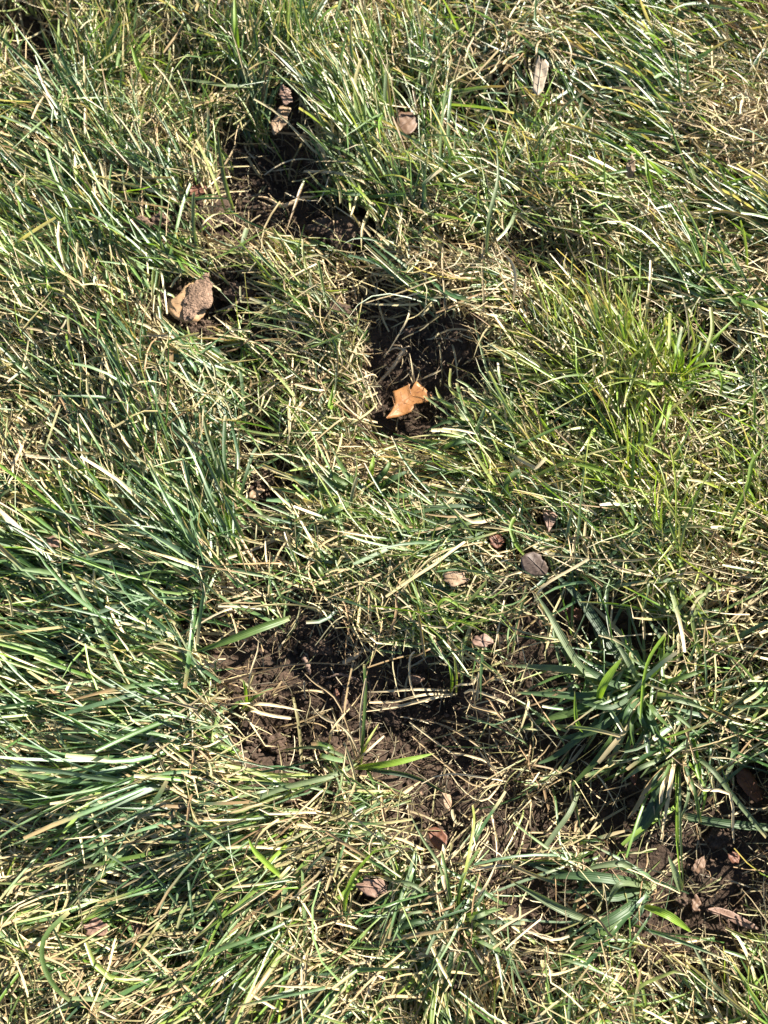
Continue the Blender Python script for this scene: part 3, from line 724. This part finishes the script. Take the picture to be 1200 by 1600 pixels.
# soil clods ---------------------------------------------------------------------------------
clod('crumbly soil cap lying on the honey coloured leaf', 307, 463, 34, 62, 2.6, lift=21.5, seed=1, tone=3.2, ang=-14, ref=(292, 473))
clod('light brown soil lump left of the upper hole', 222, 352, 42, 26, 7, lift=9, seed=2, tone=2.6)
clod('small pale soil lump right of the light brown lump', 252, 345, 26, 20, 6, lift=8, seed=3, tone=2.2)
clod('dark root filled soil mound right of the upper hole', 532, 360, 80, 54, 6, lift=1, seed=4, tone=1.15)
clod('rounded pinkish clod on the floor of the upper hole', 437, 386, 24, 22, 6, lift=1, seed=5, tone=1.5)
clod('small clod at the lower left of the upper hole', 408, 384, 16, 20, 5, lift=1, seed=6, tone=1.6)
clod('crumbly soil heap right of the honey coloured leaf', 372, 456, 46, 34, 8, lift=6, seed=7, tone=1.15)
clod('reddish clod in the grass left of the upper hole floor', 322, 352, 20, 28, 6, lift=3, seed=8, tone=1.7)
clod('soil lump under the honey coloured leaf', 318, 522, 60, 24, 7, lift=1, seed=9, tone=1.0)
clod('earthy clump between roots left of the centre gap', 414, 750, 34, 30, 7, lift=2, seed=10, tone=1.1)
clod('dark grey clod in the tuft at bottom centre', 717, 1522, 34, 40, 8, lift=10, seed=11, tone=.9)
clod('small dark clod beside the broad blades at lower right', 876, 1447, 22, 20, 6, lift=8, seed=12, tone=.9)
clod('flat clod in the middle of the lower bare patch', 605, 1110, 52, 36, 5, lift=0, seed=13, tone=.8)
clod('small stony clod in the shade of the lower bare patch', 583, 1135, 14, 14, 4, lift=1, seed=14, tone=1.3)
clod('brown clod at the left rim of the lower bare patch', 428, 1160, 34, 28, 7, lift=1, seed=15, tone=1.3)
clod('clod at the upper end of the lower bare patch', 498, 1010, 44, 28, 7, lift=1, seed=16, tone=.95)
clod('pebble sized clod beside the twig on the middle patch', 576, 548, 13, 11, 4, lift=1, seed=17, tone=2.2)
clod('brown clod on the lower right soil above the leaf strip', 1062, 1405, 24, 20, 6, lift=1, seed=18, tone=1.1)
clod('reddish clod near the right edge above the leaf strip', 1120, 1312, 36, 30, 6, lift=0, seed=19, tone=1.2)
clod('crumbly root ball in the pale tangle left of the middle patch', 520, 487, 44, 34, 8, lift=6, seed=21, tone=1.5)

# sticks and roots ---------------------------------------------------------------------------
M_ROOT = leaf_material('pale_root', (.42, .30, .17), (.56, .43, .27), (.26, .17, .09), .7, .05)
M_BARK = leaf_material('bark_sliver', (.13, .085, .06), (.22, .15, .11), (.07, .045, .03), .8, .0)
def twig(label, path, radii, mat, roots=(), name='twig', cat='twig'):
    pts = [at(*p[:2], p[2] * .001) for p in path]
    t = thing(name, label, cat, path[0][0], path[0][1])
    v, q = tube(pts, [r * .001 for r in radii], wob=.00015); place('stalk', v, q, mat, t)
    for rp, rr in roots:
        v, q = tube([at(*p[:2], p[2] * .001) for p in rp], [rr * .001, rr * .0004], 5, 14, wob=.0003); place('root_fibre', v, q, mat, t)
twig('brown twig with frayed root end on the middle bare patch', [(583, 606, 3), (600, 589, 5), (615, 573, 8), (625, 556, 10), (632, 545, 10)], [.8, 1.3, 1.6, 2.0, 2.3], M_ROOT,
     [([(632, 545, 10), (622, 544, 11), (612, 545, 9), (602, 553, 8), (599, 558, 6)], 1.1), ([(632, 545, 10), (638, 541, 11), (642, 543, 9)], .8), ([(630, 547, 10), (626, 540, 12), (613, 540, 10), (611, 548, 8)], .7), ([(634, 546, 10), (636, 552, 8), (630, 556, 7)], .6)])
twig('pale frayed root arching over the upper hole', [(492, 308, 20), (475, 309, 18), (458, 316, 15), (445, 321, 14), (433, 319, 14), (418, 310, 13), (404, 308, 12)], [.7, 1.3, 1.9, 2.2, 1.8, 1.2, .6], M_ROOT,
     [([(440, 321, 14), (425, 322, 12), (412, 318, 11), (404, 314, 10)], 1.0), ([(446, 322, 14), (450, 330, 9), (452, 336, 5)], .7), ([(430, 318, 14), (422, 306, 15), (420, 302, 14)], .6)], name='root', cat='root')
twig('pale stubby root end at the top of the lower bare patch', [(566, 1018, 14), (556, 1025, 12), (548, 1030, 10), (537, 1036, 7)], [.8, 1.8, 2.4, 2.0], M_ROOT,
     [([(552, 1027, 11), (545, 1022, 12), (541, 1024, 10)], .8), ([(548, 1031, 10), (556, 1034, 6), (553, 1045, 3)], .6)], name='root', cat='root')
twig('dark bark sliver standing in the lower bare patch', [(540, 1078, 12), (538, 1095, 8), (534, 1118, 2)], [1.6, 2.4, 2.6], M_BARK, name='bark_sliver', cat='bark')
twig('grey brown bark sliver near the top of the lower bare patch', [(474, 1026, 6), (479, 1038, 6), (484, 1052, 3)], [2.0, 2.6, 1.4], M_BARK, name='bark_sliver', cat='bark')
twig('thin bent rootlet across the lower bare patch', [(500, 1056, 3), (514, 1058, 8), (530, 1053, 10), (545, 1057, 9), (562, 1063, 5)], [.4, .7, 1.2, 1.2, .5], M_BARK, name='root', cat='root')
twig('tan woody root beside the grass left of the centre gap', [(372, 828, 16), (380, 850, 18), (398, 880, 16), (402, 910, 10), (404, 940, 6)], [.8, 1.4, 1.5, 1.2, .6], M_ROOT,
     [([(398, 880, 16), (390, 890, 12), (383, 905, 8)], .7)], name='root', cat='root')
twig('pale knobbly root near the left edge', [(18, 735, 26), (26, 716, 28), (32, 700, 28), (28, 688, 27)], [.8, 1.8, 1.5, .8], M_ROOT, [([(28, 715, 28), (40, 738, 25)], 1.0)], name='root', cat='root')
twig('brown branching root beside the soil heap', [(348, 492, 10), (362, 480, 14), (378, 465, 16), (388, 447, 15)], [.8, 1.5, 1.6, 1.0], M_ROOT, [([(378, 465, 16), (392, 478, 10), (405, 490, 6)], .6), ([(388, 450, 15), (380, 440, 13)], .7)], name='root', cat='root')

# tufts --------------------------------------------------------------------------------------
tuft('lone tuft of green and straw blades standing in the lower bare patch', 563, 1194,
     [([(615, 1192, 18), (679, 1177, 16)], 12, 'b'), ([(520, 1212, 16), (440, 1232, 14), (385, 1255, 12)], 10, 'w'), ([(500, 1168, 14), (440, 1172, 10)], 7, 'w'), ([(568, 1140, 22), (571, 1080, 30), (569, 1038, 34)], 6, 'm'),
      ([(563, 1120, 26), (572, 1060, 34)], 4, 's'), ([(540, 1140, 16), (505, 1122, 14), (484, 1100, 10)], 5, 's'), ([(548, 1150, 18), (520, 1126, 14), (482, 1112, 12)], 4, 's'), ([(530, 1100, 14), (490, 1066, 8), (472, 1048, 6)], 4, 'd'),
      ([(600, 1205, 12), (650, 1215, 12), (706, 1245, 6)], 10, 'k'), ([(574, 1160, 16), (592, 1130, 10)], 5, 'y'), ([(585, 1225, 12), (600, 1260, 6)], 6, 'm'), ([(572, 1175, 20), (600, 1150, 12)], 4, 's')])
tuft('bundle of bleached straws lying across the lower bare patch', 706, 1084,
     [([(650, 1077, 16), (605, 1080, 12), (566, 1081, 9)], 5, 's'), ([(660, 1086, 15), (620, 1096, 10), (577, 1098, 8)], 5, 's'), ([(680, 1090, 14), (620, 1104, 9), (562, 1113, 6)], 6, 's'), ([(660, 1098, 12), (642, 1070, 18), (640, 1030, 24), (648, 1018, 26)], 3.5, 's'),
      ([(716, 1070, 18), (740, 1068, 16), (748, 1052, 14), (740, 1110, 6)], 4, 's'), ([(706, 1060, 24), (700, 1030, 30)], 6, 'b'), ([(713, 1058, 24), (709, 1020, 30)], 5, 'y')], group=None)
tuft('fan of thin grey straws at the lower end of the bare patch', 800, 1212,
     [([(740, 1160, 10), (690, 1132, 9), (640, 1122, 7)], 4, 'd'), ([(730, 1180, 9), (705, 1176, 8), (640, 1128, 6)], 3.5, 's'), ([(760, 1190, 9), (720, 1178, 9), (700, 1176, 6)], 4, 's'), ([(770, 1200, 9), (745, 1168, 9), (728, 1150, 5)], 3.5, 's'),
      ([(750, 1230, 8), (690, 1190, 6), (644, 1150, 4)], 3.5, 'd'), ([(760, 1250, 8), (720, 1230, 6), (680, 1170, 4)], 3.5, 's'), ([(780, 1170, 9), (762, 1140, 7)], 4, 'd')], group=None)
tuft('large tuft of broad dark green blades right of the lower bare patch', 1000, 1080,
     [([(920, 1052, 20), (850, 1043, 18), (782, 1040, 12)], 14, 'w'), ([(930, 1088, 18), (870, 1086, 14), (800, 1082, 10)], 16, 'g'), ([(910, 1110, 16), (850, 1124, 14), (795, 1148, 8)], 13, 'm'), ([(920, 1140, 18), (870, 1180, 12), (835, 1195, 8)], 12, 'g'),
      ([(950, 1130, 20), (900, 1150, 18), (870, 1152, 12)], 14, 'g'), ([(960, 1150, 22), (930, 1190, 18), (880, 1240, 10)], 14, 'm'), ([(1030, 1040, 26), (1060, 1000, 26)], 12, 'm'), ([(1050, 1090, 28), (1110, 1110, 20)], 12, 'w'), ([(1060, 1060, 28), (1120, 1040, 22)], 10, 'm'),
      ([(985, 1040, 26), (955, 990, 28)], 12, 'w'), ([(1020, 1130, 24), (1040, 1180, 16)], 14, 'g')], fill=12, fan=(120, 340), length=(70, 150), width=(8, 15), kinds='ggmkm', up=20)
tuft('tuft of dark and straw blades hanging down at lower right', 1062, 1178,
     [([(1040, 1230, 20), (1005, 1290, 16), (976, 1324, 10)], 26, 'k'), ([(1020, 1220, 24), (995, 1260, 20), (980, 1280, 14)], 11, 'd'), ([(1048, 1220, 26), (1040, 1270, 20), (1032, 1316, 14)], 8, 's'), ([(1072, 1210, 26), (1085, 1240, 24), (1090, 1255, 18)], 9, 'd'),
      ([(1058, 1240, 26), (1058, 1310, 22), (1064, 1385, 14)], 8, 'b'), ([(1062, 1240, 28), (1064, 1320, 22), (1068, 1388, 14)], 5, 'w'), ([(1022, 1220, 26), (1026, 1260, 22), (1034, 1302, 16)], 8, 'g'), ([(1090, 1230, 28), (1140, 1240, 26), (1145, 1300, 14), (1147, 1318, 10)], 6, 's'),
      ([(1010, 1195, 24), (985, 1210, 22), (970, 1224, 16)], 9, 'w'), ([(1110, 1200, 30), (1150, 1250, 24), (1198, 1308, 14)], 9, 'w'), ([(1100, 1230, 24), (1095, 1275, 14)], 7, 'b')], fill=5, fan=(200, 330), length=(60, 120), width=(5, 9), kinds='smgw', up=24)
tuft('radiating tuft at bottom centre below the rusty curled leaf', 712, 1435,
     [([(700, 1380, 26), (690, 1330, 26)], 6, 'm'), ([(725, 1370, 28), (740, 1290, 30), (738, 1258, 32)], 7, 'y'), ([(650, 1385, 22), (605, 1375, 16)], 8, 'w'), ([(650, 1440, 20), (600, 1462, 14)], 9, 'g'), ([(680, 1500, 20), (640, 1560, 14)], 8, 'm'), ([(705, 1500, 22), (690, 1560, 18)], 9, 'g'),
      ([(735, 1490, 20), (770, 1545, 16)], 8, 'm'), ([(760, 1440, 18), (820, 1442, 14)], 8, 'g'), ([(755, 1390, 24), (775, 1350, 22)], 5, 's'), ([(690, 1360, 22), (660, 1310, 22), (640, 1270, 20)], 6, 'w'), ([(750, 1465, 20), (800, 1440, 22), (845, 1415, 22)], 5, 's')], fill=12, fan=(0, 360), length=(60, 140), width=(5, 9), kinds='gmmws', up=22)
tuft('broad bladed tuft lying flat at lower right beside bright blades', 1022, 1385,
     [([(960, 1374, 16), (900, 1368, 16), (850, 1372, 12)], 18, 'g'), ([(980, 1352, 18), (940, 1352, 18), (908, 1362, 14)], 12, 'w'), ([(960, 1402, 14), (930, 1392, 12), (870, 1394, 10)], 16, 'g'), ([(972, 1425, 14), (930, 1450, 14), (880, 1490, 10)], 18, 'g'), ([(960, 1440, 14), (900, 1490, 12), (800, 1540, 8)], 14, 'm'),
      ([(975, 1380, 22), (958, 1395, 20), (949, 1416, 16)], 11, 'w'), ([(930, 1375, 12), (860, 1360, 10), (806, 1342, 8)], 14, 'k')])
tuft('bright yellow green tuft of curved blades at the right edge', 1050, 600,
     [([(1080, 575, 40), (1115, 568, 42), (1150, 576, 38)], 7, 'b'), ([(1085, 590, 38), (1130, 582, 36), (1160, 590, 30)], 6, 'b'), ([(1090, 570, 42), (1112, 520, 46), (1110, 480, 46)], 7, 'y'), ([(1100, 545, 42), (1135, 510, 44), (1155, 490, 40)], 5, 'b'), ([(1110, 575, 40), (1128, 595, 34), (1122, 625, 26)], 7, 'b'),
      ([(1030, 560, 40), (1010, 520, 42)], 6, 'y'), ([(1045, 640, 30), (1040, 690, 26)], 7, 'b'), ([(1055, 560, 44), (1065, 510, 46)], 7, 'w'), ([(1020, 600, 36), (985, 590, 30)], 6, 'b'), ([(1035, 650, 30), (1010, 700, 26)], 6, 'b')], fill=6, fan=(60, 200), length=(60, 120), width=(4, 7), kinds='byb', up=36)
tuft('tuft of blades lying leftwards across the centre of the lawn', 800, 795,
     [([(720, 790, 26), (650, 800, 24), (590, 806, 18)], 9, 'g'), ([(730, 805, 24), (660, 822, 20), (600, 824, 16)], 9, 'w'), ([(720, 815, 22), (650, 835, 18), (580, 838, 14)], 8, 'm'), ([(740, 780, 28), (680, 772, 26), (620, 780, 20)], 8, 'w'), ([(790, 760, 34), (810, 735, 36), (812, 748, 34)], 11, 'm'), ([(760, 770, 32), (735, 740, 32)], 10, 'g')],
     fill=10, fan=(160, 200), length=(110, 220), width=(4, 8), kinds='gmssd', up=22)
tuft('small tuft reaching into the middle bare patch beside the orange leaf', 760, 690,
     [([(730, 655, 22), (700, 632, 20), (674, 620, 16)], 9, 'w'), ([(720, 650, 22), (690, 625, 18), (680, 603, 14)], 9, 'y'), ([(715, 668, 20), (680, 650, 14)], 7, 'w'), ([(740, 640, 22), (705, 612, 14), (704, 576, 12)], 5, 'y'), ([(725, 690, 18), (690, 690, 12), (640, 690, 8)], 7, 'g')], fill=8, fan=(110, 190), length=(60, 130), width=(6, 9), kinds='gmw', up=22)
tuft('short green tuft below the middle patch in the centre', 572, 772,
     [([(580, 735, 26), (584, 712, 26)], 10, 'b'), ([(540, 755, 22), (500, 730, 20), (486, 712, 18)], 10, 'm'), ([(545, 780, 20), (510, 770, 18), (492, 752, 14)], 9, 'b'), ([(610, 750, 24), (640, 735, 22)], 12, 'g'), ([(600, 740, 26), (612, 715, 24)], 11, 'm'), ([(620, 775, 20), (660, 770, 16)], 12, 'g'), ([(545, 745, 24), (512, 690, 22)], 6, 'w')], fill=6, fan=(40, 200), length=(60, 110), width=(8, 13), kinds='gmg', up=22)
tuft('blue green tuft at the end of the left turf beside the centre gap', 365, 800,
     [([(368, 750, 26), (372, 700, 24), (374, 668, 22)], 8, 'w'), ([(345, 740, 26), (325, 680, 24), (318, 650, 20)], 8, 'w'), ([(355, 745, 28), (350, 700, 26), (352, 650, 24)], 7, 'g'), ([(385, 740, 22), (400, 700, 18), (430, 670, 14)], 6, 'g'), ([(330, 770, 24), (290, 720, 22)], 8, 'm')], fill=6, fan=(90, 150), length=(80, 140), width=(6, 9), kinds='gwm', up=24)
tuft('small tuft with a yellow blade at the left rim of the lower patch', 384, 1108,
     [([(400, 1088, 18), (428, 1074, 14)], 7, 'm'), ([(394, 1110, 16), (425, 1118, 14), (455, 1122, 10)], 6, 's'), ([(400, 1100, 16), (440, 1104, 14), (478, 1112, 8)], 6, 's'), ([(384, 1080, 22), (380, 1062, 22)], 7, 'b'), ([(370, 1100, 20), (356, 1115, 14)], 8, 'm'), ([(390, 1060, 20), (402, 1020, 22), (404, 1000, 20)], 4, 's')])
tuft('pale tangled tuft overhanging the left of the middle bare patch', 520, 600,
     [([(535, 570, 22), (530, 540, 20), (545, 500, 14)], 3.5, 's'), ([(540, 580, 20), (555, 545, 16), (580, 500, 10)], 3.5, 's'), ([(545, 600, 18), (580, 585, 12), (590, 590, 8)], 4, 's'), ([(530, 620, 20), (560, 650, 16), (590, 660, 10)], 4, 's'), ([(515, 640, 26), (518, 620, 28), (522, 600, 30)], 8, 'b'), ([(500, 580, 20), (470, 560, 16)], 4, 's'), ([(550, 620, 18), (575, 650, 14), (598, 690, 8)], 5, 's'), ([(500, 610, 22), (460, 600, 20)], 5, 's')], fill=10, fan=(0, 360), length=(40, 90), width=(3, 4.5), kinds='sssd', up=18)
tuft('upright clump of narrow blades over the right rim of the upper hole', 600, 300,
     [([(560, 262, 30), (520, 252, 26), (478, 254, 20)], 6, 's'), ([(560, 280, 28), (520, 270, 24), (474, 268, 18)], 6, 's'), ([(555, 300, 24), (520, 300, 20), (480, 312, 14)], 8, 'b'), ([(560, 250, 30), (510, 225, 28), (470, 222, 22)], 7, 'm'), ([(575, 240, 36), (555, 200, 38)], 7, 'w')], fill=8, fan=(120, 185), length=(80, 140), width=(5, 8), kinds='wmsg', up=28)

# single blades and straws that stand out -----------------------------------------------------
single([(938, 1070, 14), (905, 1040, 24), (880, 1000, 28), (858, 960, 28), (836, 926, 30)], 15, 'w', 'long whitish green blade with bright tip right of the small curled leaf scrap')
single([(934, 1098, 18), (940, 1075, 30), (955, 1050, 34), (972, 1028, 34)], 15, 'b', 'bright green folded blade rising from the broad dark tuft')
single([(975, 1040, 12), (940, 985, 16), (905, 935, 16), (862, 892, 14)], 19, 'k', 'broad blue green blade lying in the dark gap right of centre', cut=False)
single([(925, 1440, 16), (880, 1422, 22), (840, 1400, 22), (798, 1376, 16)], 15, 'w', 'broad sunlit light green blade slanting at lower right')
single([(1007, 1416, 10), (1040, 1428, 24), (1062, 1442, 26), (1081, 1457, 20)], 15, 'b', 'glowing bright green blade tip over the lower right soil')
single([(1190, 1612, 10), (1150, 1570, 16), (1118, 1540, 18), (1090, 1490, 20), (1074, 1460, 18)], 8, 'w', 'thin pale stem rising from the bottom right corner')
single([(1230, 1296, 8), (1160, 1290, 12), (1110, 1284, 12), (1066, 1275, 8)], 16, 'g', 'dark green blade lying flat across the soil at the right edge', cut=True)
single([(1064, 1392, 14), (1058, 1372, 22), (1044, 1336, 24)], 14, 'w', 'short pale pointed blade leaning beside the vertical bright blade')
single([(904, 1238, 14), (890, 1270, 22), (868, 1300, 20), (846, 1332, 14)], 9, 'w', 'narrow whitish blade hanging down left of the lower right tuft')
single([(442, 1372, 22), (420, 1352, 30), (398, 1330, 34), (388, 1310, 34)], 10, 'b', 'bright green bent blade above the lower left turf')
single([(538, 1424, 24), (542, 1395, 32), (558, 1360, 36), (592, 1322, 34)], 9, 'b', 'bright green curved blade left of the radiating tuft')
single([(112, 1566, 24), (84, 1540, 32), (66, 1500, 36), (72, 1460, 36), (108, 1425, 32)], 9, 'm', 'green blade curving like a bow near the bottom left corner')
single([(395, 136, 30), (350, 134, 38), (300, 126, 40), (256, 120, 34)], 13, 'w', 'broad pale green blade lying over dry grass at upper left', cut=False)
single([(452, 966, 22), (410, 980, 30), (350, 1003, 32), (300, 1021, 26)], 15, 'm', 'broad green blade pointing left above the lower bare patch', cut=False)
single([(226, 1112, 24), (190, 1050, 34), (150, 970, 36), (112, 894, 34)], 9, 'w', 'long pale blade crossing the left turf downwards')
single([(364, 326, 10), (352, 285, 26), (344, 240, 34), (340, 198, 38)], 9, 'w', 'blue green blade standing over the upper hole')
single([(352, 330, 8), (338, 290, 24), (322, 250, 30), (306, 218, 32)], 6, 'y', 'yellow green blade left of the blade over the upper hole')
single([(312, 398, 12), (303, 360, 24), (302, 320, 30), (303, 300, 30)], 8, 'w', 'short curved blade on the left rim of the upper hole')
single([(383, 410, 10), (380, 380, 18), (386, 356, 20)], 9, 'w', 'short stubby blade at the lower left of the upper hole')
single([(640, 470, 10), (636, 500, 16), (600, 560, 10)], 3.5, 's', 'thin straw leaning into the middle bare patch')
single([(648, 602, 8), (645, 580, 12), (640, 552, 12)], 3.5, 's', 'fine straw standing behind the orange brown leaf')
single([(660, 592, 5), (675, 585, 8), (690, 578, 8)], 4, 's', 'short straw on dark soil above the orange brown leaf')
single([(590, 640, 4), (578, 610, 8), (571, 580, 8)], 4, 's', 'thin straw on soil left of the orange brown leaf')
single([(760, 395, 30), (764, 340, 44), (778, 280, 50), (776, 228, 50)], 7, 'w', 'tall pale green blade standing right of the top centre')
single([(800, 480, 22), (806, 440, 34), (800, 410, 38), (782, 392, 36)], 6, 's', 'pale arching blade beside the dark thatch right of centre')
single([(835, 940, 30), (850, 915, 34), (900, 885, 38), (920, 873, 38)], 5, 's', 'straight straw right of the soil crusted chunk')
single([(820, 868, 22), (806, 850, 28), (798, 826, 30), (804, 808, 30)], 7, 'b', 'curved green blade left of the brown wedge leaf')
single([(735, 960, 20), (700, 936, 26), (686, 945, 26), (688, 960, 22)], 6, 'b', 'small green hooked blade above the small curled scrap')
single([(1140, 820, 30), (1168, 760, 38), (1176, 720, 40), (1204, 690, 40)], 8, 'b', 'bright green blade arching at the right edge')
single([(1000, 1130, 30), (1010, 1040, 36), (1040, 990, 40)], 6, 'b', 'thin bright blade above the broad dark tuft')
single([(925, 1150, 16), (902, 1130, 24), (898, 1080, 30)], 8, 'b', 'thin bright green upright blade among the broad dark blades')
single([(1020, 300, 34), (1012, 270, 44), (1008, 240, 48)], 8, 'b', 'small bright upright blade near the narrow tan leaf')
single([(1040, 70, 36), (1020, 55, 44), (1005, 52, 46)], 12, 'b', 'short bright green blade tip near the top edge at right')
single([(232, 130, 30), (215, 100, 46), (205, 70, 52)], 9, 'b', 'bright green upright blade left of the dry clump at top left')
single([(372, 80, 36), (368, 40, 52), (366, -10, 60)], 8, 'b', 'bright green vertical blade at the top edge')
